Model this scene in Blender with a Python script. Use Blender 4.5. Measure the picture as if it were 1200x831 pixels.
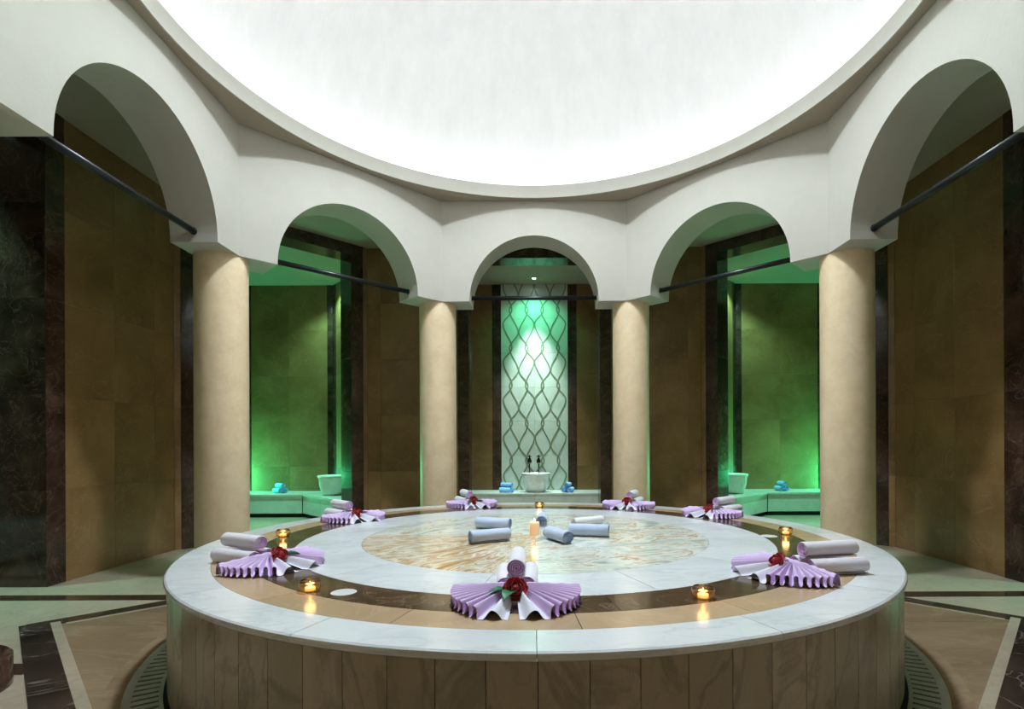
import bpy, math, random
from mathutils import Vector, Matrix
random.seed(7)
C = bpy.context.scene.collection
for o in list(bpy.data.objects): bpy.data.objects.remove(o)
PI = math.pi
sc = bpy.context.scene

# ---------------------------------------------------------------- camera
cam = bpy.data.cameras.new('camera'); co = bpy.data.objects.new('camera', cam); C.objects.link(co)
cam.sensor_width = 36; cam.lens = 629.4/1200*36
cam.shift_x = -(626.7-600)/1200; cam.shift_y = (522.35-415.5)/1200
cam.clip_start = .05
co.matrix_world = Matrix.Translation((0, -3.3746, 1.07)) @ Matrix.Rotation(PI/2, 4, 'X') @ Matrix.Rotation(-.0043, 4, 'Z')
sc.camera = co

# ---------------------------------------------------------------- world, exposure, main lights
w = bpy.data.worlds.new('world'); sc.world = w; w.use_nodes = True
w.node_tree.nodes['Background'].inputs[0].default_value = (.5, .6, .7, 1)
w.node_tree.nodes['Background'].inputs[1].default_value = .02
sc.view_settings.view_transform = 'Standard'; sc.view_settings.look = 'None'
sc.view_settings.exposure = .13; sc.view_settings.gamma = 1; sc.view_settings.use_curve_mapping = False

APEX_W, COVE_E = 1250, 26.5
GREEN = (.05, 1, .42)
def light(kind, name, loc, energy, color, parent=None, **kw):
    l = bpy.data.lights.new(name, kind); l.energy = energy; l.color = color
    rot = kw.pop('rot', None)
    for k, v in kw.items(): setattr(l, k, v)
    o = bpy.data.objects.new(name, l); C.objects.link(o); o.location = loc
    if rot: o.rotation_euler = rot
    if parent: o.parent = parent
    return o
light('SPOT', 'dome_light', (0, 0, 5.93), APEX_W, (.765, .905, 1), spot_size=math.radians(104), spot_blend=.3, shadow_soft_size=.24)

# ---------------------------------------------------------------- mesh helpers
def mesh(name, v, f, mat=None, smooth=False):
    m = bpy.data.meshes.new(name); m.from_pydata([tuple(p) for p in v], [], f); m.update()
    if mat: m.materials.append(mat)
    if smooth: m.polygons.foreach_set('use_smooth', [True]*len(m.polygons))
    return m
def obj(name, m, parent=None, loc=None, rotz=None, **tags):
    o = bpy.data.objects.new(name, m); C.objects.link(o)
    if parent: o.parent = parent
    if loc is not None: o.location = loc
    if rotz is not None: o.rotation_euler = (0, 0, rotz)
    for k, v in tags.items(): o[k] = v
    return o
def empty(name, loc=(0, 0, 0), rotz=0, **tags): return obj(name, None, None, loc, rotz, **tags)
class MB:
    def __init__(s): s.v = []; s.f = []
    def add(s, v, f):
        n = len(s.v); s.v += [tuple(p) for p in v]; s.f += [tuple(i+n for i in q) for q in f]; return s
    def box(s, x0, x1, y0, y1, z0, z1):
        return s.prism([(x0, y0), (x1, y0), (x1, y1), (x0, y1)], z0, z1)
    def prism(s, poly, z0, z1):
        n = len(poly)
        v = [(x, y, z0) for x, y in poly]+[(x, y, z1) for x, y in poly]
        f = [tuple(range(n-1, -1, -1)), tuple(range(n, 2*n))]+[(i, (i+1) % n, n+(i+1) % n, n+i) for i in range(n)]
        return s.add(v, f)
    def lathe(s, prof, n=32, a0=0, a1=2*PI, cx=0, cy=0, cap=False):
        full = abs(a1-a0-2*PI) < 1e-6; k = n if full else n+1; P = len(prof)
        v = [(cx+r*math.cos(a0+(a1-a0)*i/n), cy+r*math.sin(a0+(a1-a0)*i/n), z) for i in range(k) for r, z in prof]
        f = []
        for i in range(n):
            j = (i+1) % k
            for p in range(P-1): f.append((i*P+p, j*P+p, j*P+p+1, i*P+p+1))
        if cap:
            f.append(tuple(i*P for i in range(k-1, -1, -1))); f.append(tuple(i*P+P-1 for i in range(k)))
        return s.add(v, f)
    def ringseg(s, r0, r1, a0, a1, z0, z1, n=4):   # closed block between two radii
        v = []
        for i in range(n+1):
            a = a0+(a1-a0)*i/n; c, q = math.cos(a), math.sin(a)
            v += [(r0*c, r0*q, z0), (r1*c, r1*q, z0), (r1*c, r1*q, z1), (r0*c, r0*q, z1)]
        f = [(0, 1, 2, 3), tuple(4*n+i for i in (3, 2, 1, 0))]
        for i in range(n):
            for p in range(4): f.append((4*i+p, 4*i+4+p, 4*i+4+(p+1) % 4, 4*i+(p+1) % 4))
        return s.add(v, f)
    def tube(s, pts, r, n=10, cap=True):
        pts = [Vector(p) for p in pts]; k = len(pts); rs = r if isinstance(r, (list, tuple)) else [r]*k
        v = []; up = Vector((0, 0, 1))
        for i, p in enumerate(pts):
            d = (pts[min(i+1, k-1)]-pts[max(i-1, 0)]).normalized()
            a = d.cross(up if abs(d.z) < .95 else Vector((1, 0, 0))).normalized(); b = d.cross(a)
            v += [p+a*rs[i]*math.cos(2*PI*j/n)+b*rs[i]*math.sin(2*PI*j/n) for j in range(n)]
        f = [(i*n+j, i*n+(j+1) % n, (i+1)*n+(j+1) % n, (i+1)*n+j) for i in range(k-1) for j in range(n)]
        if cap: f += [tuple(range(n-1, -1, -1)), tuple((k-1)*n+j for j in range(n))]
        return s.add(v, f)
    def m(s, name, mat, smooth=False): return mesh(name, s.v, s.f, mat, smooth)

# ---------------------------------------------------------------- materials
class NT:
    def __init__(s, name):
        s.mat = bpy.data.materials.new(name); s.mat.use_nodes = True; s.t = s.mat.node_tree; s.n = s.t.nodes; s.l = s.t.links
        s.b = s.n['Principled BSDF']
    def node(s, typ, **kw):
        n = s.n.new(typ)
        for k, v in kw.items():
            if k.startswith('i_'):
                key = k[2:].replace('_', ' ')
                n.inputs[int(key) if key.isdigit() else key].default_value = v
            else: setattr(n, k, v)
        return n
    def coord(s, scale=(1, 1, 1), rnd=0, rot=(0, 0, 0)):
        tc = s.node('ShaderNodeTexCoord'); mp = s.node('ShaderNodeMapping'); mp.inputs['Scale'].default_value = scale
        mp.inputs['Rotation'].default_value = rot
        s.l.new(tc.outputs['Object'], mp.inputs['Vector'])
        if rnd:
            oi = s.node('ShaderNodeObjectInfo'); mu = s.node('ShaderNodeVectorMath', operation='SCALE'); mu.inputs['Scale'].default_value = rnd
            cb = s.node('ShaderNodeCombineXYZ')
            for i in range(3): s.l.new(oi.outputs['Random'], cb.inputs[i])
            s.l.new(cb.outputs[0], mu.inputs[0]); s.l.new(mu.outputs[0], mp.inputs['Location'])
        return mp.outputs[0]
    def noise(s, vec, scale, detail=6, rough=.6, dist=0):
        n = s.node('ShaderNodeTexNoise'); n.inputs['Scale'].default_value = scale; n.inputs['Detail'].default_value = detail
        n.inputs['Roughness'].default_value = rough; n.inputs['Distortion'].default_value = dist
        s.l.new(vec, n.inputs['Vector']); return n.outputs['Fac']
    def ramp(s, fac, stops):
        r = s.node('ShaderNodeValToRGB'); e = r.color_ramp.elements
        while len(e) < len(stops): e.new(.5)
        for k, (p, c) in enumerate(stops):
            e[k].position = p; e[k].color = (*c, 1) if len(c) == 3 else c
        s.l.new(fac, r.inputs[0]); return r.outputs[0]
    def mix(s, fac, a, b, mode='MIX'):
        m = s.node('ShaderNodeMix', data_type='RGBA', blend_type=mode)
        if isinstance(fac, (int, float)): m.inputs[0].default_value = fac
        else: s.l.new(fac, m.inputs[0])
        for i, x in ((6, a), (7, b)):
            if isinstance(x, tuple): m.inputs[i].default_value = (*x, 1)
            else: s.l.new(x, m.inputs[i])
        return m.outputs[2]
    def vein(s, vec, scale, width=.03, dist=1.5, detail=5):   # thin lines where noise passes .5
        n = s.noise(vec, scale, detail, .55, dist)
        a = s.node('ShaderNodeMath', operation='SUBTRACT'); a.inputs[1].default_value = .5; s.l.new(n, a.inputs[0])
        b = s.node('ShaderNodeMath', operation='ABSOLUTE'); s.l.new(a.outputs[0], b.inputs[0])
        return s.ramp(b.outputs[0], [(0, (1, 1, 1)), (width, (0, 0, 0))])
    def bump(s, h, strength=.1, dist=.01):
        b = s.node('ShaderNodeBump'); b.inputs['Strength'].default_value = strength; b.inputs['Distance'].default_value = dist
        s.l.new(h, b.inputs['Height']); s.l.new(b.outputs[0], s.b.inputs['Normal'])
    def out(s, col, rough=.5, **kw):
        if isinstance(col, tuple): s.b.inputs['Base Color'].default_value = (*col, 1)
        else: s.l.new(col, s.b.inputs['Base Color'])
        s.b.inputs['Roughness'].default_value = rough
        for k, v in kw.items(): s.b.inputs[k.replace('_', ' ')].default_value = v
        return s.mat
def grey(x): return (x, x, x)
def stone(name, dark, mid, light, vein=None, rough=.25, scale=2.5, vs=3, vw=.02, vf=.6, rnd=9, tone=.25, stretch=(1, 1, 1), coat=0):
    t = NT(name); v = t.coord(stretch, rnd)
    c = t.ramp(t.noise(v, scale, 8, .62, .4), [(.3, dark), (.5, mid), (.72, light)])
    if vein:
        k = t.vein(v, vs, vw); fac = t.mix(vf, grey(0), k, 'MIX'); c = t.mix(fac, c, vein)
        k2 = t.vein(v, vs*2.7, vw*.7); c = t.mix(t.mix(vf*.4, grey(0), k2), c, vein)
    if tone and rnd:
        oi = t.node('ShaderNodeObjectInfo')
        c = t.mix(1.0, c, t.ramp(oi.outputs['Random'], [(0, grey(1-tone)), (1, grey(1))]), 'MULTIPLY')
    t.bump(t.noise(v, 30, 3), .04, .002)
    if coat: t.b.inputs['Coat Weight'].default_value = coat; t.b.inputs['Coat Roughness'].default_value = .025
    return t.out(c, rough)
def plaster(name, col, rough=.8, streak=False):
    t = NT(name); v = t.coord((1, 1, .25) if streak else (1, 1, 1)); n = t.noise(v, 6 if streak else 3, 7, .7)
    c = t.ramp(n, [(.3, tuple(x*(.93 if streak else .94) for x in col)), (.65, col)])
    t.bump(t.noise(t.coord(), 40, 5, .7), .25, .006)
    return t.out(c, rough)
M = {}
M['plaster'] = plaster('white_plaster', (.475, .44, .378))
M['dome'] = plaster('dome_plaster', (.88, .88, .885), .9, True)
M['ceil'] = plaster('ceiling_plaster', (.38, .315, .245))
M['brown'] = stone('brown_marble', (0.189, 0.094, 0.032), (0.263, 0.138, 0.051), (0.351, 0.198, 0.081), (0.459, 0.276, 0.130), .42, 1.8, 2.2, .012, .35, tone=.16, coat=.3)
M['dark'] = stone('emperador_marble', (0.021, 0.011, 0.008), (0.052, 0.026, 0.018), (0.115, 0.060, 0.041), (0.253, 0.160, 0.117), .12, 4, 4, .014, .35)
M['band'] = stone('veined_dark_floor_marble', (.02, .014, .011), (.04, .027, .02), (.08, .055, .042), (.3, .25, .2), .2, 3, 1.5, .01, .5, tone=.1, stretch=(1, 1, 1))
M['darktop'] = stone('dark_tabletop_marble', (0.052, 0.031, 0.018), (0.098, 0.060, 0.034), (0.172, 0.108, 0.061), (0.345, 0.237, 0.144), .13, 3, 5, .02, .35, tone=.15)
M['white'] = stone('white_marble', (0.662, 0.677, 0.678), (0.782, 0.793, 0.795), (0.849, 0.840, 0.830), (0.497, 0.546, 0.567), .16, 1.6, 1.7, .03, .35, tone=.06, stretch=(1, 2, 1))
M['beige'] = stone('beige_marble', (0.481, 0.325, 0.189), (0.568, 0.390, 0.231), (0.655, 0.465, 0.287), (0.721, 0.540, 0.370), .2, 2.2, 3, .02, .3, tone=.14)
M['side'] = stone('veined_side_marble', (0.404, 0.349, 0.243), (0.501, 0.436, 0.321), (0.578, 0.514, 0.399), (0.22, 0.195, 0.15), .25, 2.2, 2.2, .035, .5, tone=.2, stretch=(1, 1, .5))
M['floor'] = stone('cream_floor_marble', (0.363, 0.300, 0.216), (0.451, 0.375, 0.275), (0.528, 0.440, 0.324), (0.308, 0.250, 0.180), .17, 1.4, 1.8, .02, .35, rnd=0)
M['panel'] = stone('brown_floor_marble', (0.232, 0.153, 0.091), (0.306, 0.209, 0.126), (0.380, 0.270, 0.167), (0.444, 0.326, 0.210), .2, 1.3, 2, .03, .35, stretch=(.6, 2, 1))
M['column'] = stone('cream_column_marble', (0.709, 0.524, 0.321), (0.781, 0.594, 0.377), (0.833, 0.663, 0.443), (0.856, 0.722, 0.528), .38, 7, 5, .03, .25, tone=0)
M['bench'] = stone('pale_bench_marble', (.5, .54, .5), (.6, .64, .6), (.68, .71, .67), (.42, .47, .43), .22, 2, 2.4, .025, .3, tone=.08)
M['basin'] = stone('basin_marble', (.62, .62, .56), (.72, .72, .66), (.78, .78, .73), (.5, .5, .44), .2, 5, 4, .03, .25, tone=0)
M['mosaic'] = stone('panel_white_marble', (.6, .66, .6), (.7, .74, .69), (.76, .79, .75), None, .24, 4, tone=.1)
M['inlay'] = NT('bronze_inlay').out((.2, .25, .17), .35)
M['gap'] = NT('dark_gap').out((.012, .01, .008), .8)
M['grout'] = NT('joint_grout').out((.05, .036, .02), .8)
M['grate'] = stone('grate_stone', (.34, .35, .29), (.42, .43, .36), (.5, .5, .43), None, .4, 5, tone=.05)
M['rod'] = NT('black_rod').out((.006, .007, .009), .32, Metallic=.2)
M['steel'] = NT('dark_bronze').out((.05, .045, .03), .25, Metallic=.9)
M['fixture'] = NT('fixture_metal').out((.5, .5, .48), .3, Metallic=.8)
def disc_marble(name, cx_, cy_, warm):
    """veins fan out from a point, as in book-matched slabs"""
    t = NT(name); v0 = t.coord()
    sp = t.node('ShaderNodeSeparateXYZ'); t.l.new(v0, sp.inputs[0])
    def mth(op, a, b=None):
        n = t.node('ShaderNodeMath', operation=op)
        for i, x in enumerate((a, b)):
            if x is None: continue
            if isinstance(x, (int, float)): n.inputs[i].default_value = x
            else: t.l.new(x, n.inputs[i])
        return n.outputs[0]
    X = mth('SUBTRACT', sp.outputs[0], cx_); Y = mth('SUBTRACT', sp.outputs[1], cy_)
    ang = mth('ARCTAN2', Y, X); rad = mth('SQRT', mth('ADD', mth('MULTIPLY', X, X), mth('MULTIPLY', Y, Y)))
    cb = t.node('ShaderNodeCombineXYZ'); t.l.new(mth('MULTIPLY', rad, .9), cb.inputs[0]); t.l.new(mth('MULTIPLY', ang, 3.2 if warm else 4.5), cb.inputs[1])
    v2 = t.coord((.9, 1.5, 1))
    a = t.noise(cb.outputs[0], 2.6, 5, .6, .7); b = t.noise(v2, 2.4, 5, .6, .8); d = t.noise(v2, 9, 5, .65, 2.2)
    if warm: c1 = t.ramp(a, [(.34, (.4, .19, .05)), (.41, (.6, .37, .15)), (.46, (.82, .76, .62)), (.5, (.45, .24, .07)), (.55, (.8, .74, .6)), (.62, (.5, .29, .1))])
    else: c1 = t.ramp(a, [(.34, (.34, .4, .34)), (.42, (.66, .69, .6)), (.48, (.8, .81, .74)), (.51, (.5, .3, .12)), (.54, (.78, .77, .68)), (.64, (.38, .43, .37))])
    c2 = t.ramp(d, [(.42, (.5, .4, .24) if warm else (.52, .58, .52)), (.55, (.8, .79, .7))])
    c = t.mix(t.ramp(b, [(.42, grey(.0)), (.6, grey(.5))]), c1, c2)
    return t.out(c, .14)
M['discSW'] = disc_marble('gold_veined_marble', .1, .12, True)
M['discSE'] = disc_marble('green_gold_veined_marble', -1.3, -1.3, False)
M['discN'] = disc_marble('pale_veined_marble', -1.6, -.9, False)
def cloth(name, col, sc_=900):
    t = NT(name); v = t.coord(); n = t.noise(v, 400, 2)
    t.bump(n, .25, .002)
    c = t.ramp(t.noise(v, 14, 3), [(.3, tuple(x*.93 for x in col)), (.7, col)])
    return t.out(c, .9, Sheen_Weight=.25)
M['lav'] = cloth('lavender_towel_cloth', (.74, .54, .83))
M['lavroll'] = cloth('pale_lavender_towel_cloth', (.82, .76, .82))
M['lavend'] = cloth('lavender_towel_edge', (.9, .58, .92))
M['blueend'] = cloth('blue_towel_edge', (.3, .4, .66))
M['lavwhite'] = cloth('white_lavender_towel_cloth', (.78, .76, .86))
M['blue'] = cloth('powder_blue_towel_cloth', (.52, .6, .77))
M['sky'] = cloth('sky_blue_towel_cloth', (.22, .5, .86))
M['whitecloth'] = cloth('white_towel_cloth', (.8, .8, .82))
M['rose'] = NT('red_petals').out((.45, .005, .017), .5, Sheen_Weight=.3)
M['leaf'] = NT('green_leaf').out((.015, .15, .06), .4)
def emis(name, col, s, base=(.8, .8, .8)):
    t = NT(name); t.b.inputs['Emission Color'].default_value = (*col, 1); t.b.inputs['Emission Strength'].default_value = s
    return t.out(base, .5)
M['cove'] = emis('cove_strip', (.9, .96, 1), COVE_E)
M['lampwhite'] = emis('white_lamp_lens', (.75, 1, .95), 60)
M['lampgreen'] = emis('green_lamp_lens', (.2, 1, .5), 30)
M['flame'] = emis('flame', (1, .62, .22), 9, (1, .6, .2))
M['wax'] = emis('lit_wax', (1, .5, .2), .35, (.85, .62, .4))
t = NT('tealight_glass'); M['glass'] = t.out((1, .8, .5), .2, Transmission_Weight=1.0, IOR=1.45)  # amber tint put into the glass colour for the flame's glow
t = NT('amber_wax'); M['tealightwax'] = emis('glowing_wax', (1, .6, .25), 1.1, (.9, .7, .45))

# ---------------------------------------------------------------- floor and inlays
floor = obj('floor', MB().box(-7, 7, -4.2, 8, -.12, 0).m('floor', M['floor']), kind='structure')
def slabpoly(name, poly, mat, z=.003, parent=floor):
    return obj(name, MB().prism(poly, -.02, z).m(name, mat), parent)
W_, S_, E_, N_ = (-3.09, -.153), (0, -3.24), (3.09, -.153), (0, 2.94)
def strip(a, b, w0, w1, name, mat, z, n):    # along a->b, offset to the left from w0 to w1, n pieces
    a, b = Vector(a), Vector(b); d = (b-a).normalized(); q = Vector((-d.y, d.x)); L = (b-a).length
    for i in range(n):
        p, r = a+d*(L*i/n+.001), a+d*(L*(i+1)/n-.001)
        slabpoly(name, [tuple(p+q*w0), tuple(r+q*w0), tuple(r+q*w1), tuple(p+q*w1)], mat, z)
# brown field inside the diamond frame (four quarters, joints on the axes)
g = .001
cx, cy = 0, -.153
bx, by1, by0 = 2.88, 2.70, -3.0
for sx in (-1, 1):
    slabpoly('brown_field', [(sx*g, by1), (sx*bx, cy+g), (sx*g, cy+g)][::-sx], M['panel'], .0025)
    slabpoly('brown_field', [(sx*g, by0), (sx*bx, cy-g), (sx*g, cy-g)][::sx], M['panel'], .0025)
for sx in (-1, 1):
    # broad dark band and pale strip on the southern sides, narrow dark band on the northern sides
    if sx < 0:
        strip((-3.09, -.165), (0, -3.255), 0, .137, 'dark_inlay', M['band'], .004, 8)
        strip((-2.955, -.105), (0, -3.06), 0, .047, 'pale_inlay', M['floor'], .0045, 6)
        strip((0, 2.94), (-3.075, -.135), 0, .13, 'dark_inlay', M['band'], .0042, 8)
        strip((0, 2.755), (-2.86, -.105), 0, .022, 'pale_inlay', M['floor'], .0047, 6)
    else:
        strip((0, -3.255), (3.09, -.165), 0, .137, 'dark_inlay', M['band'], .004, 8)
        strip((0, -3.06), (2.955, -.105), 0, .047, 'pale_inlay', M['floor'], .0045, 6)
        strip((3.075, -.135), (0, 2.94), 0, .13, 'dark_inlay', M['band'], .0042, 8)
        strip((2.86, -.105), (0, 2.755), 0, .022, 'pale_inlay', M['floor'], .0047, 6)
    for y0, y1, xe in ((.385, .51, 2.49), (-.845, -.72, 2.42)):
        n = 5
        for i in range(n):
            x0, x1 = xe+(5.3-xe)*i/n+g, xe+(5.3-xe)*(i+1)/n-g
            xs = sorted((sx*x0, sx*x1))
            slabpoly('dark_inlay', [(xs[0], y0), (xs[1], y0), (xs[1], y1), (xs[0], y1)], M['dark'], .0035)

# ---------------------------------------------------------------- ceiling, dome
R0, ZC, ZL = 2.325, 3.70, 3.823
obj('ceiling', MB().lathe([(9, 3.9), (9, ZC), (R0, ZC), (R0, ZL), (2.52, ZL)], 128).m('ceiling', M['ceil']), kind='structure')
# lip band of the ring in white plaster
obj('trim_6', MB().lathe([(R0, ZC-.004), (R0-.012, ZC-.004), (R0-.012, ZL+.004), (2.38, ZL+.004)], 128).m('ring_lip', M['plaster']), kind='structure')
prof = [(2.52, ZL-.02), (2.52, ZL+.1)]+[(2.52*math.cos(a), ZL+.1+2.3*math.sin(a)) for a in [PI/2*i/28 for i in range(1, 28)]]+[(.01, ZL+2.4)]
obj('ceiling_dome', MB().lathe(prof, 96).m('dome', M['dome'], True), kind='structure')
cove = MB()
cove.lathe([(2.42, ZL+.005), (2.45, ZL+.005), (2.45, ZL+.02), (2.42, ZL+.02), (2.42, ZL+.005)], 96)
obj('cove_light_strip', cove.m('cove_strip', M['cove']), label='white light strip hidden behind the ring under the dome', category='light strip')
lampd = empty('dome_lamp', (0, 0, 6.0), label='round lamp hanging at the top of the dome above the platform', category='lamp')
obj('lamp_housing', MB().lathe([(.001, .2), (.05, .2), (.05, .05), (.26, .03), (.26, -.02), (.2, -.03)], 32).m('lamp_housing', M['fixture'], True), lampd)
obj('lens', MB().lathe([(.2, -.03), (.001, -.03)], 32).m('lens', emis('dome_lamp_lens', (1, .98, .95), 5)), lampd)

# ---------------------------------------------------------------- arcade of eight arches
N1, N2, ZB, ZT, AR, AZ = 2.3955, 2.7555, 2.624, 3.701, .694, 2.636
T8 = math.tan(PI/8)
sides = {0: 'north', 1: 'northwest', 2: 'west', 3: 'southwest', 4: 'south', 5: 'southeast', 6: 'east', 7: 'northeast'}
def arcade_mesh():
    b = MB(); ns = 40
    arc = [(-AR, ZB)]+[(-AR*math.cos(PI*i/ns), AZ+AR*math.sin(PI*i/ns)) for i in range(ns+1)]+[(AR, ZB)]
    for n, flip in ((N1, 0), (N2, 1)):
        e = n*T8
        pts = [(-e, ZB)]+arc+[(e, ZB)]
        for (t0, z0), (t1, z1) in zip(pts[:-1], pts[1:]):
            if abs(t1-t0) < 1e-5: continue
            q = [(t0, n, z0), (t1, n, z1), (t1, n, ZT), (t0, n, ZT)]
            b.add(q if not flip else q[::-1], [(0, 1, 2, 3)])
    for (t0, z0), (t1, z1) in zip(arc[:-1], arc[1:]):
        b.add([(t0, N1, z0), (t0, N2, z0), (t1, N2, z1), (t1, N1, z1)], [(0, 1, 2, 3)])
    for s in (-1, 1):
        q = [(s*N1*T8, N1, ZB), (s*AR, N1, ZB), (s*AR, N2, ZB), (s*N2*T8, N2, ZB)]
        b.add(q, [(0, 1, 2, 3)] if s > 0 else [(3, 2, 1, 0)])
        q = [(s*N1*T8, N1, ZB), (s*N2*T8, N2, ZB), (s*N2*T8, N2, ZT), (s*N1*T8, N1, ZT)]
        b.add(q, [(0, 1, 2, 3)])
    return b.m('arcade_wall', M['plaster'])
am = arcade_mesh()
for k, sn in sides.items():
    obj('wall_arcade_'+sn, am, None, (0, 0, 0), k*PI/4, kind='structure')

rodlab = {0: 'black iron rod across the central arch at the back', 1: 'black iron rod across the arch left of the central one',
          7: 'black iron rod across the arch right of the central one', 2: 'long black iron rod across the near left arch',
          6: 'long black iron rod across the near right arch'}
for k, lb in rodlab.items():
    r = empty('tie_rod', (0, 0, 0), k*PI/4, label=lb, category='rod', group='black rods across the arches')
    obj('bar', MB().tube([(-AR+.004, 2.575, 2.705), (AR-.004, 2.575, 2.705)], .0235, 14).m('rod', M['rod'], True), r)
    for s in (-1, 1):
        obj('end_cap', MB().tube([(s*(AR-.001), 2.575, 2.705), (s*(AR-.012), 2.575, 2.705)], .028, 14).m('rod_end', M['rod'], True), r)

# ---------------------------------------------------------------- columns
shaft = MB().lathe([(.2, .13), (.2, 2.626)], 48).m('shaft', M['column'], True)
plinth = MB().lathe([(.2, .142), (.238, .142), (.25, .13), (.25, 0)], 48).m('plinth', M['dark'], True)
collab = {67.5: 'cream marble column at the back, right of the central arch', 112.5: 'cream marble column at the back, left of the central arch',
          157.5: 'thick cream marble column near the left, beside the black rod', 22.5: 'thick cream marble column near the right, beside the black rod',
          202.5: 'cream column cut by the left picture edge, dark round plinth', 337.5: 'cream column just beyond the right picture edge'}
for a in (22.5, 67.5, 112.5, 157.5, 202.5, 337.5, 247.5, 292.5):
    x, y = 2.8*math.cos(math.radians(a)), 2.8*math.sin(math.radians(a))
    c = empty('column', (x, y, 0), math.radians(a*3.3), label=collab.get(a, 'cream marble column behind the camera, %s side' % ('left' if x < 0 else 'right')), category='column', group='columns around the platform')
    obj('shaft', shaft, c); obj('plinth', plinth, c)

# ---------------------------------------------------------------- tiled walls
_cache = {}
def tile_mesh(wd, h, mat, th=.02):
    k = (round(wd, 3), round(h, 3), mat, th)
    if k not in _cache:
        x, z, c = wd/2-.0006, h/2-.0006, .0016
        v = [(-x, 0, -z), (x, 0, -z), (x, 0, z), (-x, 0, z), (-x, -th+c, -z), (x, -th+c, -z), (x, -th+c, z), (-x, -th+c, z),
             (-x+c, -th, -z+c), (x-c, -th, -z+c), (x-c, -th, z-c), (-x+c, -th, z-c)]
        f = [(0, 1, 5, 4), (1, 2, 6, 5), (2, 3, 7, 6), (3, 0, 4, 7), (4, 5, 9, 8), (5, 6, 10, 9), (6, 7, 11, 10), (7, 4, 8, 11), (8, 9, 10, 11)]
        _cache[k] = mesh('tile', v, f, M[mat])
    return _cache[k]
def tiles(parent, A, ang, spans, z0=0, z1=3.70, rh=.74, proud=.0, rowoff=0):
    """tiles on a vertical plane; A is the plane's start (in the parent's frame), ang the direction along it.
       The visible side is to the right of the direction of travel (local -y)."""
    d = (math.cos(ang), math.sin(ang)); nx, ny = math.sin(ang), -math.cos(ang); s = 0
    for L, mat, tw, nm in spans:
        cuts = []; u = 0
        while u < L-1e-4:
            wd = min(tw, L-u)
            if 0 < L-u-wd < .06: wd = L-u
            cuts.append((u, wd)); u += wd
        zs = []; z = z0
        while z < z1-1e-4:
            nz = min(z1, (math.floor((z-rowoff)/rh+1e-6)+1)*rh+rowoff); zs.append((z, nz)); z = nz
        for u, wd in cuts:
            for a, b in zs:
                if nm is None: continue
                m = tile_mesh(wd, b-a, mat)
                c = s+u+wd/2
                off = -.02+proud
                o = obj(nm, m, parent, (A[0]+d[0]*c+nx*off, A[1]+d[1]*c+ny*off, (a+b)/2), ang)
        s += L
A1, HL = 3.753, 2.215
A2, HL2 = 4.22, 1.087
TRIMN = [0]
def outer_wall(k, a, hl, oh=None, pw=.16, D=.3):
    nm = 'wall_'+sides[k]; T = T8*D; b = MB(); y0, y1 = a+.02, a+.3
    if oh is None:
        b.prism([(-hl, y0), (hl, y0), (hl+T, y1), (-hl-T, y1)], 0, ZC)
    else:
        b.prism([(-hl, y0), (-oh-.02, y0), (-oh-.02, y1-.02), (-hl-T, y1-.02)], 0, ZC)
        b.prism([(oh+.02, y0), (hl, y0), (hl+T, y1-.02), (oh+.02, y1-.02)], 0, ZC)
        b.box(-oh-.02, oh+.02, y0, y1-.02, 3.58, ZC)
    root = obj(nm, b.m(nm, M['grout']), None, (0, 0, 0), k*PI/4, kind='structure')
    if oh is None:
        tiles(root, (-hl, a), 0, [(2*hl, 'brown', .52, 'marble_tile')]); return root
    L = hl-oh-pw
    u = L; left = []
    # mirrored so that the full tiles start beside the dark frame
    m = L % .51
    left = ([(m, 'brown', .51, 'marble_tile')] if m > .02 else [])+[(L-m, 'brown', .51, 'marble_tile')]
    tiles(root, (-hl, a), 0, left)
    tiles(root, (oh+pw, a), 0, [(L, 'brown', .51, 'marble_tile')])
    # rear face of the wall inside the niche
    tiles(root, (hl+T*.9, a+D), PI, [(hl+T*.9-oh, 'brown', .62, 'marble_tile')]); tiles(root, (-oh, a+D), PI, [(hl+T*.9-oh, 'brown', .62, 'marble_tile')])
    TRIMN[0] += 1
    tr = obj('trim_%d' % TRIMN[0], MB().box(-oh-.05, oh+.05, a+.04, a+D-.04, 3.6, 3.62).m('trim_core', M['grout']), None, (0, 0, 0), k*PI/4, kind='structure')
    P = .006
    tiles(tr, (-oh-pw, a), 0, [(pw, 'dark', pw, 'dark_marble_slab')], proud=P+.0)
    tiles(tr, (oh, a), 0, [(pw, 'dark', pw, 'dark_marble_slab')], proud=P)
    tiles(tr, (-oh, a), 0, [(2*oh, 'dark', 2*oh/3, 'dark_marble_slab')], z0=3.56, proud=P)
    tiles(tr, (-oh, a+D), -PI/2, [(D, 'dark', D, 'dark_marble_slab')], z1=3.56) if False else None
    # reveals: left jamb faces +t, right jamb faces -t
    tiles(tr, (-oh, a), PI/2, [(D, 'dark', D, 'dark_marble_slab')], z1=3.56)
    tiles(tr, (oh, a+D), -PI/2, [(D, 'dark', D, 'dark_marble_slab')], z1=3.56)
    for i in range(3):
        t0, t1 = -oh+2*oh*i/3+.001, -oh+2*oh*(i+1)/3-.001
        obj('dark_marble_slab', MB().box(t0, t1, a+.002, a+D, 3.56, 3.58).m('soffit_slab', M['dark']), tr)
    return root
outer_wall(0, A1, HL, .87, .15); outer_wall(1, A2, HL2, .86, .165); outer_wall(7, A2, HL2, .86, .165)
outer_wall(2, A1, HL, .745, .17, .4); outer_wall(6, A1, HL, .745, .17, .4)
for k in (4,): outer_wall(k, A1, HL)
for k in (3, 5): outer_wall(k, A2, HL2)

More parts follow.
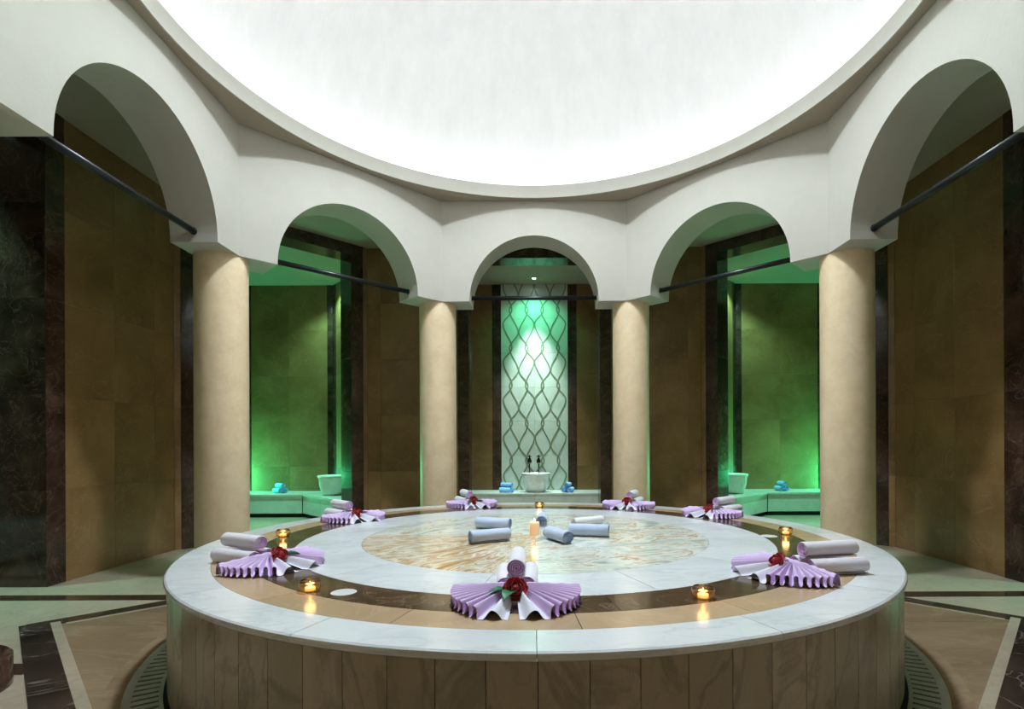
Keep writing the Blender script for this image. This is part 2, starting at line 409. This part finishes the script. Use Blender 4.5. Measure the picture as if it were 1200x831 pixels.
# ---------------------------------------------------------------- niches
def seg_wall(root, A, B, spans, bmb):
    ang = math.atan2(B[1]-A[1], B[0]-A[0]); nx, ny = math.sin(ang), -math.cos(ang)
    q = [(A[0]-nx*.02, A[1]-ny*.02), (B[0]-nx*.02, B[1]-ny*.02), (B[0]-nx*.14, B[1]-ny*.14), (A[0]-nx*.14, A[1]-ny*.14)]
    bmb.prism(q, 0, ZC)
    tiles(root, A, ang, spans)
def dist(a, b): return math.hypot(a[0]-b[0], a[1]-b[1])
def niche_square(k, a, panel):
    yb = 5.38; x = 1.35; y0 = a+(.3 if k == 0 else .4); b = MB()
    root = empty('wall_%s_niche' % sides[k], (0, 0, 0), k*PI/4, kind='structure')
    seg_wall(root, (-x, y0), (-x, yb), [(yb-y0, 'brown', .62, 'marble_tile')], b)
    seg_wall(root, (x, yb), (x, y0), [(yb-y0, 'brown', .62, 'marble_tile')], b)
    seg_wall(root, (-x, yb), (x, yb), [(x-.69, 'brown', .62, 'marble_tile'), (.145, 'dark', .2, 'dark_marble_slab'),
             (1.09, 'mosaic', .545, None if panel else 'marble_tile'), (.145, 'dark', .2, 'dark_marble_slab'), (x-.69, 'brown', .62, 'marble_tile')], b)
    obj('wall_core', b.m('wall_core', M['grout']), root)
    return root
niche_square(0, A1, True); niche_square(2, A1, False); niche_square(6, A1, False)
def niche_corner(k):
    s2 = math.sqrt(2); nb = 5.38*s2; n1 = nb-1.48; b = MB()
    root = empty('wall_%s_niche' % sides[k], (0, 0, 0), k*PI/4, kind='structure')
    P = [(-1.48, 4.52), (-1.48, n1), (0, nb), (1.48, n1), (1.48, 4.52)]
    L = 1.48*s2
    seg_wall(root, P[0], P[1], [(dist(P[0], P[1])-.12, 'brown', .62, 'marble_tile'), (.12, 'dark', .12, 'dark_marble_slab')], b)
    back = [(.64, 'brown', .64, 'marble_tile'), (.13, 'dark', .13, 'dark_marble_slab')]
    rest = L-.64-.13-.1
    seg_wall(root, P[1], P[2], [(.09, 'dark', .09, 'dark_marble_slab'), (1.24, 'brown', .62, 'marble_tile'), (.14, 'dark', .14, 'dark_marble_slab'), (L-1.47, 'brown', .62, 'marble_tile')], b)
    seg_wall(root, P[2], P[3], [(L-1.47, 'brown', .62, 'marble_tile'), (.14, 'dark', .14, 'dark_marble_slab'), (1.24, 'brown', .62, 'marble_tile'), (.09, 'dark', .09, 'dark_marble_slab')], b)
    seg_wall(root, P[3], P[4], [(.12, 'dark', .12, 'dark_marble_slab'), (dist(P[3], P[4])-.12, 'brown', .62, 'marble_tile')], b)
    obj('wall_core', b.m('wall_core', M['grout']), root)
niche_corner(1); niche_corner(7)

# patterned marble panel behind the central basin
pn = empty('patterned_wall_panel', (0, 5.38, .35), label='tall white marble panel with dark interlaced ogee lines in the central niche', category='wall panel')
PW, PH = 1.086, 3.35
for i in range(2):
    for j in range(6):
        o = obj('marble_tile', tile_mesh(PW/2, PH/6, 'mosaic'), pn, ((i-.5)*PW/2, .02, PH/6*(j+.5)), 0)
def ribbon(pts, wd, y0, y1, mat):
    v = []; f = []; k = len(pts)
    for i, (x, z) in enumerate(pts):
        a, c = pts[max(i-1, 0)], pts[min(i+1, k-1)]; dx, dz = c[0]-a[0], c[1]-a[1]; L = math.hypot(dx, dz); px, pz = -dz/L*wd/2, dx/L*wd/2
        v += [(x-px, y0, z-pz), (x+px, y0, z+pz), (x+px, y1, z+pz), (x-px, y1, z-pz)]
    for i in range(k-1):
        for p in range(4): f.append((4*i+p, 4*i+4+p, 4*i+4+(p+1) % 4, 4*i+(p+1) % 4))
    f += [(0, 1, 2, 3), (4*k-1, 4*k-2, 4*k-3, 4*k-4)]
    return mesh('inlay', v, f, mat)
WN, PV = .257, .615
def sstep(t): return t*t*(3-2*t)
for kcol in range(-2, 3):
    un = .37 if kcol % 2 == 0 else .6
    for sd in (-1, 1):
        if kcol*sd == 2: continue
        pts = []
        for i in range(221):
            z = PH*i/220
            u = ((3.28-.35-z)/PV) % 1.0
            t_ = (un-u)/un if u < un else (u-un)/(1-un)
            x = kcol*WN+sd*(.006+(WN/2+.014)*sstep(t_))
            pts.append((x, z))
        obj('inlay_line', ribbon(pts, .021, -.0035-.0005*sd, .001, M['inlay']), pn, (0, 0, 0))

# ---------------------------------------------------------------- benches
def bench(k, outer, inner, label):
    root = empty('marble_bench', (0, 0, 0), k*PI/4, label=label, category='bench', group='marble benches in the niches')
    for i in range(len(outer)-1):
        o0, o1, i0, i1 = (Vector(p) for p in (outer[i], outer[i+1], inner[i], inner[i+1]))
        n = max(1, round((i1-i0).length/.62))
        for j in range(n):
            a, b = j/n, (j+1)/n; e = .0012/max((i1-i0).length, .1)
            q = [i0.lerp(i1, a+e), i0.lerp(i1, b-e), o0.lerp(o1, b-e), o0.lerp(o1, a+e)]
            obj('bench_top', MB().prism([tuple(p) for p in q][::-1], .325, .35).m('bench_top', M['bench']), root)
            d = (i1-i0).normalized(); nn = (o0-i0); nn = (nn-d*nn.dot(d)).normalized()
            q = [i0.lerp(i1, a+e)+nn*.02, i0.lerp(i1, b-e)+nn*.02, i0.lerp(i1, b-e)+nn*.05, i0.lerp(i1, a+e)+nn*.05]
            obj('front_panel', MB().prism([tuple(p) for p in q][::-1], .062, .325).m('front_panel', M['bench']), root)
        q = [i0+nn*.06, i1+nn*.06, i1+nn*.12, i0+nn*.12]
        obj('toe_kick', MB().prism([tuple(p) for p in q][::-1], 0, .062).m('toe_kick', M['gap']), root)
sqo, sqi = [(-1.34, 5.375), (1.34, 5.375)], [(-1.34, 4.72), (1.34, 4.72)]
bench(0, sqo, sqi, 'pale marble bench in the central niche carrying a basin between blue towels')
bench(2, sqo, sqi, 'pale marble bench in the niche behind the near left arch')
bench(6, sqo, sqi, 'pale marble bench in the niche behind the near right arch')
s2 = math.sqrt(2); e = .008
oc = [(-1.48+e, 4.53), (-1.48+e, 5.38*s2-1.48), (0, 5.38*s2-e), (1.48-e, 5.38*s2-1.48), (1.48-e, 4.53)]
ic = [(-.85, 4.53), (-.85, 4.72*s2-.85), (0, 4.72*s2), (.85, 4.72*s2-.85), (.85, 4.53)]
bench(1, oc, ic, 'green-lit angled marble bench in the niche left of the central one')
bench(7, oc, ic, 'green-lit angled marble bench in the niche right of the central one')

# ---------------------------------------------------------------- basins and taps
bprof = [(.001, 0), (.13, 0), (.15, .01), (.175, .05), (.2, .15), (.208, .245), (.222, .252), (.226, .285), (.22, .295), (.185, .292), (.172, .26), (.15, .12), (.1, .07), (.001, .06)]
bm_ = MB().lathe(bprof, 40).m('basin', M['basin'], True)
def basin(loc, label):
    o = obj('wash_basin', bm_, None, loc, random.random()*3, label=label, category='basin', group='round marble basins on the benches')
basin((.015, 5.03, .35), 'round marble basin under two dark taps in the central niche')
basin((-3.0, 4.62, .35), 'round marble basin half hidden by the pillar in the left niche')
basin((2.93, 4.6, .35), 'round marble basin half hidden by the pillar in the right niche')
def tap(x, label):
    r = empty('wall_tap', (x, 5.36, .82), label=label, category='tap', group='taps above the central basin')
    obj('flange', MB().lathe([(.001, 0), (.036, 0), (.036, .008), (.02, .016)], 20).m('flange', M['steel'], True), r).rotation_euler = (PI/2, 0, 0)
    obj('body', MB().tube([(0, 0, 0), (0, -.05, 0), (0, -.1, 0)], [.018, .026, .03], 14).tube([(0, -.09, -.035), (0, -.09, .05)], [.032, .02], 14).m('body', M['steel'], True), r)
    pts = [(0, -.095, -.01)]+[(0, -.13-.07*math.sin(a), -.02-.05+.05*math.cos(a)) for a in [PI/2*i/6 for i in range(7)]]+[(0, -.2, -.13)]
    obj('spout', MB().tube(pts, .013, 10).m('spout', M['steel'], True), r)
    h = obj('handle', MB().tube([(-.035, -.09, .075), (.035, -.09, .075)], .008, 8).tube([(0, -.125, .075), (0, -.055, .075)], .008, 8)
            .tube([(0, -.09, .045), (0, -.09, .1)], [.01, .013], 10).m('handle', M['steel'], True), r)
    obj('supply_pipe', MB().tube([(0, -.02, -.01), (0, -.02, -.3), (0, -.02, -.46)], .008, 8).m('supply_pipe', M['steel'], True), r)
tap(-.085, 'left one of two dark bronze taps above the central basin'); tap(.06, 'right one of two dark bronze taps above the central basin')

# ---------------------------------------------------------------- round marble platform
ZTOP = .511
pf = empty('marble_platform', (0, 0, 0), label='large round marble platform in the middle with coloured stone rings', category='platform')
def ring(name, r0, r1, n, mat, off=0, z0=None, gap=.0012, seg=6):
    for i in range(n):
        a0, a1 = off+2*PI*i/n, off+2*PI*(i+1)/n; rm = (r0+r1)/2
        obj(name, MB().ringseg(r0+.0005, r1-.0005, a0+gap/rm, a1-gap/rm, (ZTOP-.028) if z0 is None else z0, ZTOP, seg).m(name, mat), pf)
ang0 = math.atan2(-1.829, .003)
# rim slabs with a rounded nose
for i in range(16):
    a0, a1 = ang0+2*PI*i/16+.0006, ang0+2*PI*(i+1)/16-.0006
    pr = [(1.747, ZTOP-.03), (1.912, ZTOP-.03), (1.921, ZTOP-.024), (1.924, ZTOP-.014), (1.921, ZTOP-.005), (1.914, ZTOP), (1.747, ZTOP)]
    b = MB(); P = len(pr); v = []
    for q in range(9):
        a = a0+(a1-a0)*q/8; v += [(r*math.cos(a), r*math.sin(a), z) for r, z in pr]
    f = [tuple(range(P)), tuple(8*P+p for p in range(P-1, -1, -1))]
    f += [(q*P+p, q*P+P+p, q*P+P+(p+1) % P, q*P+(p+1) % P) for q in range(8) for p in range(P)]
    obj('rim_slab', b.add(v, f).m('rim_slab', M['white']), pf)
ring('beige_ring_slab', 1.59, 1.746, 18, M['beige'], math.atan2(-1.63, -.446))
ring('dark_ring_slab', 1.391, 1.589, 18, M['darktop'], math.atan2(-1.5, -.25))
ring('white_ring_slab', 1.0385, 1.39, 12, M['white'], .35)
for i, mt in enumerate(('discN', 'discN', 'discSW', 'discSE')):
    a0 = i*PI/2; n = 16
    poly = [(.0007, .0007)]+[(1.037*math.cos(a0+PI/2*j/n), 1.037*math.sin(a0+PI/2*j/n)) for j in range(n+1)]
    s = ((1, 1), (-1, 1), (-1, -1), (1, -1))[i]
    poly = [(x+.0006*s[0], y+.0006*s[1]) for x, y in poly]
    obj('disc_slab', MB().prism(poly, ZTOP-.028, ZTOP).m('disc_slab', M[mt]), pf)
obj('core', MB().lathe([(.001, ZTOP-.03), (1.87, ZTOP-.03), (1.87, 0), (.001, 0)], 96).m('core', M['gap']), pf)
npan = 84; am0 = math.atan2(-1.91, .006)
pm = MB().ringseg(1.885, 1.911, -PI/npan+.0007, PI/npan-.0007, .035, ZTOP-.031, 2).m('side_panel', M['side'])
for i in range(npan):
    obj('side_panel', pm, pf, (0, 0, 0), am0+2*PI*(i+.5)/npan)
# flush discs in the dark ring
for x, y, lb in ((-.735, -1.315, 'small pale disc set flush in the dark ring beside front left tealight'), (1.43, -.09, 'small pale disc set flush in the dark ring at the right')):
    d = obj('flush_disc', MB().lathe([(.001, .0025), (.045, .0015), (.048, .0005), (.048, 0)], 28).m('flush_disc', M['white'], False), None, (x, y, ZTOP), 0, label=lb, category='disc')

# drain grate round the platform
dg = empty('drain_grate', (0, 0, 0), label='slotted stone drain grate curving round the foot of the platform', category='grate')
obj('outer_rim', MB().lathe([(2.035, -.01), (2.035, .009), (2.068, .009), (2.068, -.01)], 128).m('outer_rim', M['grate']), dg)
obj('inner_rim', MB().lathe([(1.925, -.01), (1.925, .009), (1.94, .009), (1.94, -.01)], 128).m('inner_rim', M['grate']), dg)
obj('channel', MB().lathe([(1.875, .0032), (2.04, .0032)], 128).m('channel', M['gap']), dg)
nb = 228; bb = MB().ringseg(1.94, 2.036, -PI/nb*.68, PI/nb*.68, .0035, .0085, 1).m('grate_bar', M['grate'])
for i in range(nb): obj('grate_bar', bb, dg, (0, 0, 0), 2*PI*i/nb)
obj('stone_ring', MB().lathe([(2.07, .0029), (2.07, .0036), (2.15, .0036), (2.15, .0029)], 128).m('stone_ring', M['panel']), floor)

# ---------------------------------------------------------------- rolled towels
def roll_mesh(name, R, L, mat, turns=4.5, loose=0, seed=0):
    """spiral roll, axis along y from 0 (front end) to L, resting on z=0"""
    rnd = random.Random(seed); n = int(turns*18); pitch = (R-.004)/turns; th = pitch*.6
    cs = []
    for i in range(n+1):
        a = 2*PI*turns*i/n; r = .004+pitch*a/(2*PI)
        cs.append((a, r))
    ph = rnd.random()*6
    end = cs[-1][0]
    ys = [0, .006, L*.33, L*.66, L-.006, L]
    v = []; f = []
    K = n+1
    for j, y in enumerate(ys):
        sh = .0018 if j in (0, len(ys)-1) else 0
        for side in (0, 1):
            for a, r in cs:
                rr = r-(th if side else 0)+(sh if side else -sh)
                rr = max(rr, .0005)
                an = a-end-PI/2+.5       # tail tucked near the bottom
                bulge = 1+.02*math.sin(3*y/L*PI+ph)
                # axial wobble of the layers at the ends
                yy = y+(.006*(1-r/R) if j == 0 else -.004*(1-r/R) if j == len(ys)-1 else 0)+.0015*math.sin(a*1.7+ph)*(1 if j in (0, len(ys)-1) else 0)
                z = R*.985+rr*bulge*math.sin(an)*.985
                v.append((rr*bulge*math.cos(an)*1.02, yy, max(z, .0004)))
    def I(j, s, i): return (j*2+s)*K+i
    for j in range(len(ys)-1):
        for i in range(n):
            f.append((I(j, 0, i), I(j, 0, i+1), I(j+1, 0, i+1), I(j+1, 0, i)))
            f.append((I(j, 1, i+1), I(j, 1, i), I(j+1, 1, i), I(j+1, 1, i+1)))
        f.append((I(j, 0, n), I(j, 1, n), I(j+1, 1, n), I(j+1, 0, n)))
        f.append((I(j, 1, 0), I(j, 0, 0), I(j+1, 0, 0), I(j+1, 1, 0)))
    for i in range(n):
        f.append((I(0, 1, i), I(0, 1, i+1), I(0, 0, i+1), I(0, 0, i)))
        J = len(ys)-1; f.append((I(J, 0, i), I(J, 0, i+1), I(J, 1, i+1), I(J, 1, i)))
    m = mesh(name, v, f, mat, True); m.materials.append(M['lavend'] if mat is M['lavroll'] else M['blueend'] if mat is M['blue'] else mat)
    ne = 2*n; tot = len(m.polygons)
    for i in range(tot-ne, tot): m.polygons[i].material_index = 1; m.polygons[i].use_smooth = False
    for p in m.polygons:
        if all((vi//K) % 2 == 1 for vi in p.vertices): p.material_index = 1
    return m
RR, RL = .038, .265
lavroll = roll_mesh('lavender_roll', RR, RL, M['lavroll'], 4, 0, 1)

# pleated fan: left half built, right half mirrored
def fan_mesh(mirror, part):
    n = 200 if part == 'pleats' else 36
    v = []; f = []; rs = [.03, .07, .115, .16, .2, .222, .23]; K = len(rs)
    if part == 'pleats': f0, f1 = 172, 242
    else: f0, f1 = 242, 265
    for i in range(n+1):
        s = i/n; deg = f0+(f1-f0)*s
        if part == 'pleats':
            cyc = 9.5*(s**.9); phs = 2*PI*cyc
            amp = .021
            lift = 0
        else:
            phs = 2*PI*9.5+2*PI*1.0*s; amp = .021+.004*math.sin(PI*s); lift = 0
        for q, r in enumerate(rs):
            u = r/.23
            rad = r*(1+.08*(deg-172)/90*u)*(1 if part == 'pleats' else 1-.1*s*u) + (.004*math.sin(phs*2+1)*u)
            ov = math.radians(.9)*math.sin(2*phs)*u*u*(1 if part == 'pleats' else .4)
            an = math.radians(deg)+ov
            zc = .05-.024*u**1.5
            z = zc+amp*(.4+.6*u)*math.cos(phs)
            if deg > 225: z -= .012*(deg-225)/37*u
            if part != 'pleats': z -= .01*math.sin(PI*s)*u
            x, y = rad*math.cos(an), rad*math.sin(an)*1.02+.075
            v.append((-x if mirror else x, y, max(z, .0015+.0)))
    for i in range(n):
        for q in range(K-1):
            a = (i*K+q, i*K+q+1, (i+1)*K+q+1, (i+1)*K+q)
            f.append(a if not mirror else a[::-1])
    return mesh('fan', v, f, M['lav'] if part == 'pleats' else M['lavwhite'], True)
FM = {(m, p): fan_mesh(m, p) for m in (0, 1) for p in ('pleats', 'corner')}
def gather_mesh():   # folded band lying across the back of the fan
    v = []; f = []; n = 28
    for i in range(n+1):
        x = -.232+.464*i/n; e_ = 1-abs(x/.232)**2
        for q in range(9):
            a = PI*q/8
            v.append((x, .092+.017*math.cos(a)*(1.1-.2*e_), .004+(.05+.006*e_+.002*math.sin(i*1.9))*math.sin(a)**.8))
    for i in range(n):
        for q in range(8): f.append((i*9+q, i*9+q+1, i*9+q+10, i*9+q+9))
    return mesh('gather', v, f, M['lav'], True)
GM = gather_mesh()

# rose
def rose_mesh():
    b = MB(); rnd = random.Random(3)
    layers = [(3, .008, .016, .034, .35), (4, .013, .022, .034, .25), (5, .019, .026, .031, .1), (6, .025, .029, .026, -.15), (7, .03, .03, .019, -.4)]
    for li, (n, r, wd, h, curl) in enumerate(layers):
        for k in range(n):
            a0 = 2*PI*k/n+li*.7+rnd.random()*.3; v = []; nu, nv = 7, 6
            for i in range(nu+1):
                u = -1+2*i/nu
                for j in range(nv+1):
                    t = j/nv
                    ang = a0+u*(PI/n*1.35)*(.45+.55*math.sin(PI*min(t*.75+.15, 1)))
                    edge = 1-.25*u*u*t
                    rr = r*(.25+.9*math.sin(t*PI*.62))-curl*.018*t**3+ .0015*math.sin(5*u+k)
                    z = h*t*edge*1.0
                    v.append((rr*math.cos(ang), rr*math.sin(ang), z))
            f = [(i*(nv+1)+j, (i+1)*(nv+1)+j, (i+1)*(nv+1)+j+1, i*(nv+1)+j+1) for i in range(nu) for j in range(nv)]
            b.add(v, f)
    # bud core
    b.lathe([(.001, 0), (.008, .006), (.011, .02), (.007, .031), (.001, .033)], 14)
    return b.m('rose', M['rose'], True)
ROSE = rose_mesh()
def leaf_mesh(L=.06, W=.034):
    v = []; f = []; n = 10
    for i in range(n+1):
        t = i/n; w_ = W/2*math.sin(PI*t**.85)*(1+.06*math.sin(t*40)); y = L*t; z = .012*math.sin(PI*t)-.012*t
        v += [(-w_, y, z+.004), (0, y, z-.001), (w_, y, z+.004)]
    for i in range(n): f += [(3*i, 3*i+1, 3*i+4, 3*i+3), (3*i+1, 3*i+2, 3*i+5, 3*i+4)]
    return mesh('leaf', v, f, M['leaf'], True)
LEAF = leaf_mesh()
SEPAL = MB().lathe([(.004, -.012), (.014, -.004), (.018, .003)], 12).tube([(0, 0, -.008), (.004, 0, -.03)], .003, 8).m('sepal', M['leaf'], True)

sets = [((-.07, -1.5), -90, 'front centre', 'front', (200, 250)), ((-1.185, -.885), -27, 'near left', 'near left', (20, 330)),
        ((1.035, -1.075), -168, 'near right', 'near right', ()), ((-1.345, .68), -45, 'far left', 'far left', (0,)),
        ((-.565, 1.56), -68, 'back left, in front of the left rear column', 'back left', (230, 330)), ((.82, 1.42), -112, 'back right, in front of the right rear column', 'back right', (40,)),
        ((1.36, .84), -138, 'far right', 'far right', (160, 30))]
for (x, y), dirdeg, where, short, leaves in sets:
    rz = math.radians(dirdeg+90)      # local -y is the facing direction
    R = Matrix.Rotation(rz, 4, 'Z'); base = Vector((x, y, ZTOP))
    def W(lx, ly, lz=0): return base+(R @ Vector((lx, ly, lz)))
    for nm, lx, lz, dy, yaw in (('lower left', -.041, .0005, .0, .05), ('lower right', .041, .0005, .012, -.04), ('top', .0, .0665, .005, .0)):
        # left/right as seen looking at the roll ends
        o = obj('rolled_towel', lavroll, None, W(lx, .118+dy, lz), rz+yaw, category='towel', group='lavender towel rolls on the platform')
        o['label'] = '%s lavender roll of the pyramid behind the %s rose' % (nm, short)
    fr = empty('fanned_towel', base, rz, category='towel', group='fanned lavender towels on the platform')
    fr['label'] = {'front': 'lavender towel pleated into a fan with white corners, nearest the viewer'}.get(short, 'pleated lavender fan towel under the %s rose' % short)
    for m in (0, 1):
        obj('pleats', FM[(m, 'pleats')], fr); obj('towel_corner', FM[(m, 'corner')], fr, label='whitish unpleated corner')
    obj('folded_edge', GM, fr)
    ro = empty('rose', W(0, -.002, .06), rz, category='rose', group='red roses on the fanned towels')
    ro['label'] = {'front': 'red rose with green leaf on the fan nearest the viewer'}.get(short, 'red rose on the %s fanned towel' % short)
    tilt = math.radians(52)
    p = obj('petals', ROSE, ro, (0, .012, -.012)); p.rotation_euler = (tilt, 0, 0); p.scale = (1.12, 1.12, 1.12)
    p = obj('sepals', SEPAL, ro, (0, .012, -.012)); p.rotation_euler = (tilt, 0, 0)
    for i, a in enumerate(leaves):
        aa = math.radians(a); p = obj('leaf', LEAF, ro, (.022*math.cos(aa), .01+.02*math.sin(aa), -.012)); p.rotation_euler = (.1, 0, aa-PI/2); p.scale = (1.4, 1.4, 1.4)

# powder-blue rolls in the middle of the platform
blueroll = roll_mesh('blue_roll', .041, .245, M['blue'], 4.5, 0, 4); whiteroll = roll_mesh('white_roll', .034, .245, M['whitecloth'], 4.5, 0, 6)
for (x, y), d, m, lb in (((-.37, -.315), -152, blueroll, 'blue rolled towel left of the candle, nearer one of the pair'),
                     ((-.165, .2), -19, blueroll, 'blue rolled towel left of the candle, farther one of the pair'),
                     ((.19, -.345), -63, blueroll, 'blue rolled towel with its spiral end facing front, right of the candle'),
                     ((.45, -.1), -14, blueroll, 'blue rolled towel lying lengthwise farthest right of the candle'),
                     ((.262, .3), -150, whiteroll, 'white rolled towel lying behind the right-hand blue roll'),
                     ((.045, .32), -93, blueroll, 'small-looking blue roll standing end-on right behind the candle')):
    o = obj('rolled_towel', m, None, (x, y, ZTOP), math.radians(d+90), label=lb, category='towel', group='towel rolls round the candle')
# sky-blue little stacks on the benches
skyroll = roll_mesh('sky_roll', .042, .19, M['sky'], 4, 0, 9)
def stack(x, y, yaw, where):
    R = Matrix.Rotation(yaw, 4, 'Z')
    for nm, lx, lz in (('left', -.044, 0), ('right', .044, 0), ('top', 0, .0735)):
        p = Vector((x, y, .35))+R @ Vector((lx, -.09, lz))
        obj('rolled_towel', skyroll, None, p, yaw, label='%s sky-blue roll of the small stack %s' % (nm, where), category='towel', group='sky-blue towels on the benches')
stack(-.43, 4.93, math.radians(62), 'left of the central basin'); stack(.51, 4.93, math.radians(-20), 'right of the central basin')
stack(-3.97, 5.0, math.radians(55), 'in the left green niche'); stack(3.86, 5.02, math.radians(3), 'in the right green niche')

# ---------------------------------------------------------------- candles
tg = MB().lathe([(.001, 0), (.028, 0), (.037, .006), (.0425, .02), (.041, .034), (.0345, .044), (.0325, .0435), (.039, .033), (.0405, .02), (.035, .008), (.027, .003), (.001, .003)], 32).m('glass_cup', M['glass'], True)
tw = MB().lathe([(.001, .004), (.019, .004), (.019, .016), (.001, .016)], 20).m('wax', M['tealightwax'])
fl = MB().lathe([(.0005, .0), (.004, .004), (.0045, .009), (.002, .017), (.0003, .022)], 10).m('flame', M['flame'], True)
def tealight(x, y, lb):
    r = empty('tealight', (x, y, ZTOP), label=lb, category='candle', group='tealights on the dark ring')
    obj('glass_cup', tg, r, (0, 0, .0005)); obj('wax', tw, r, (0, 0, .0005)); obj('flame', fl, r, (0, 0, .018))
    light('POINT', 'candle_light', (0, 0, .06), .16, (1, .55, .2), r, shadow_soft_size=.02)
for x, y, lb in ((-.87, -1.30, 'lit tealight in a glass cup between front and near left fans'), (.61, -1.42, 'lit tealight in a glass cup between front and near right fans'),
                 (-1.57, -.03, 'lit tealight in a glass cup at the left of the platform'), (1.56, -.03, 'lit tealight in a glass cup at the right of the platform'),
                 (.04, 1.5, 'lit tealight in a glass cup at the back of the platform')):
    tealight(x, y, lb)
cd = empty('pillar_candle', (-.004, .0, ZTOP), label='lit cream pillar candle in the centre of the platform', category='candle')
obj('wax_body', MB().lathe([(.001, 0), (.029, 0), (.031, .003), (.031, .076), (.028, .08), (.022, .078), (.001, .074)], 28).m('wax_body', M['wax'], True), cd)
obj('wick', MB().tube([(0, 0, .072), (0, 0, .088)], .0012, 6).m('wick', M['gap']), cd)
obj('flame', fl, cd, (0, 0, .082))
light('POINT', 'candle_light', (0, 0, .115), .2, (1, .55, .2), cd, shadow_soft_size=.02)

# ---------------------------------------------------------------- niche lights
def downlight(x, y, lb, lens='lampwhite', color=(.8, 1, .95), W_=30, spot=1.2, blend=.6, aim=(0, 0)):
    r = empty('downlight', (x, y, ZC), label=lb, category='ceiling light', group='small downlights in the niches')
    obj('bezel', MB().lathe([(.026, -.001), (.028, -.006), (.04, -.005), (.042, 0)], 24).m('bezel', M['fixture'], True), r)
    obj('lens', MB().lathe([(.026, -.003), (.001, -.003)], 20).m('lens', M[lens]), r)
    if W_: light('SPOT', 'downlight_beam', (0, 0, -.012), W_, color, r, spot_size=spot, spot_blend=blend, shadow_soft_size=.025, rot=(aim[0], aim[1], 0))
def floodlight(x, y, z, lb, power, color, rot=0):
    r = empty('floodlight', (x, y, z), rot, label=lb, category='floodlight', group='green floodlights in the niches')
    obj('housing', MB().lathe([(.001, 0), (.05, 0), (.055, .01), (.055, .05), (.048, .055)], 24).m('housing', M['rod'], True), r)
    obj('lens', MB().lathe([(.048, .05), (.001, .05)], 24).m('lens', M['lampgreen']), r)
    light('POINT', 'flood_beam', (0, 0, .17), power, color, r, shadow_soft_size=.1)
downlight(0, 5.06, 'small round downlight in the ceiling in front of the patterned panel', W_=680, color=(.74, 1, .9), spot=.9, blend=1)
light('SPOT', 'green_beam', (0, 5.05, ZC-.012), 70, (.15, 1, .5), None, spot_size=2.3, spot_blend=.9, shadow_soft_size=.03)
MINT = (.3, 1, .7)
for sx, sd in ((1, 'right'), (-1, 'left')):
    downlight(sx*3.07, 4.9, 'small round downlight in the ceiling of the %s green niche' % sd, W_=150, color=MINT, spot=2.0)
    downlight(sx*3.85, 3.85, 'small round downlight just inside the opening of the %s green niche' % sd, W_=520, color=MINT, spot=1.35, blend=.9)
    downlight(sx*4.35, .42, 'small round downlight in the niche behind the near %s arch' % sd, color=(.35, 1, .76), W_=280, spot=1.1, blend=1)
    floodlight(sx*5.08, 5.08, .35, 'green floodlight on the corner of the bench in the %s green niche' % sd, 90, GREEN)
    floodlight(sx*5.1, 1.1, .35, 'green floodlight on the bench behind the near %s arch' % sd, 7, (.15, 1, .5))
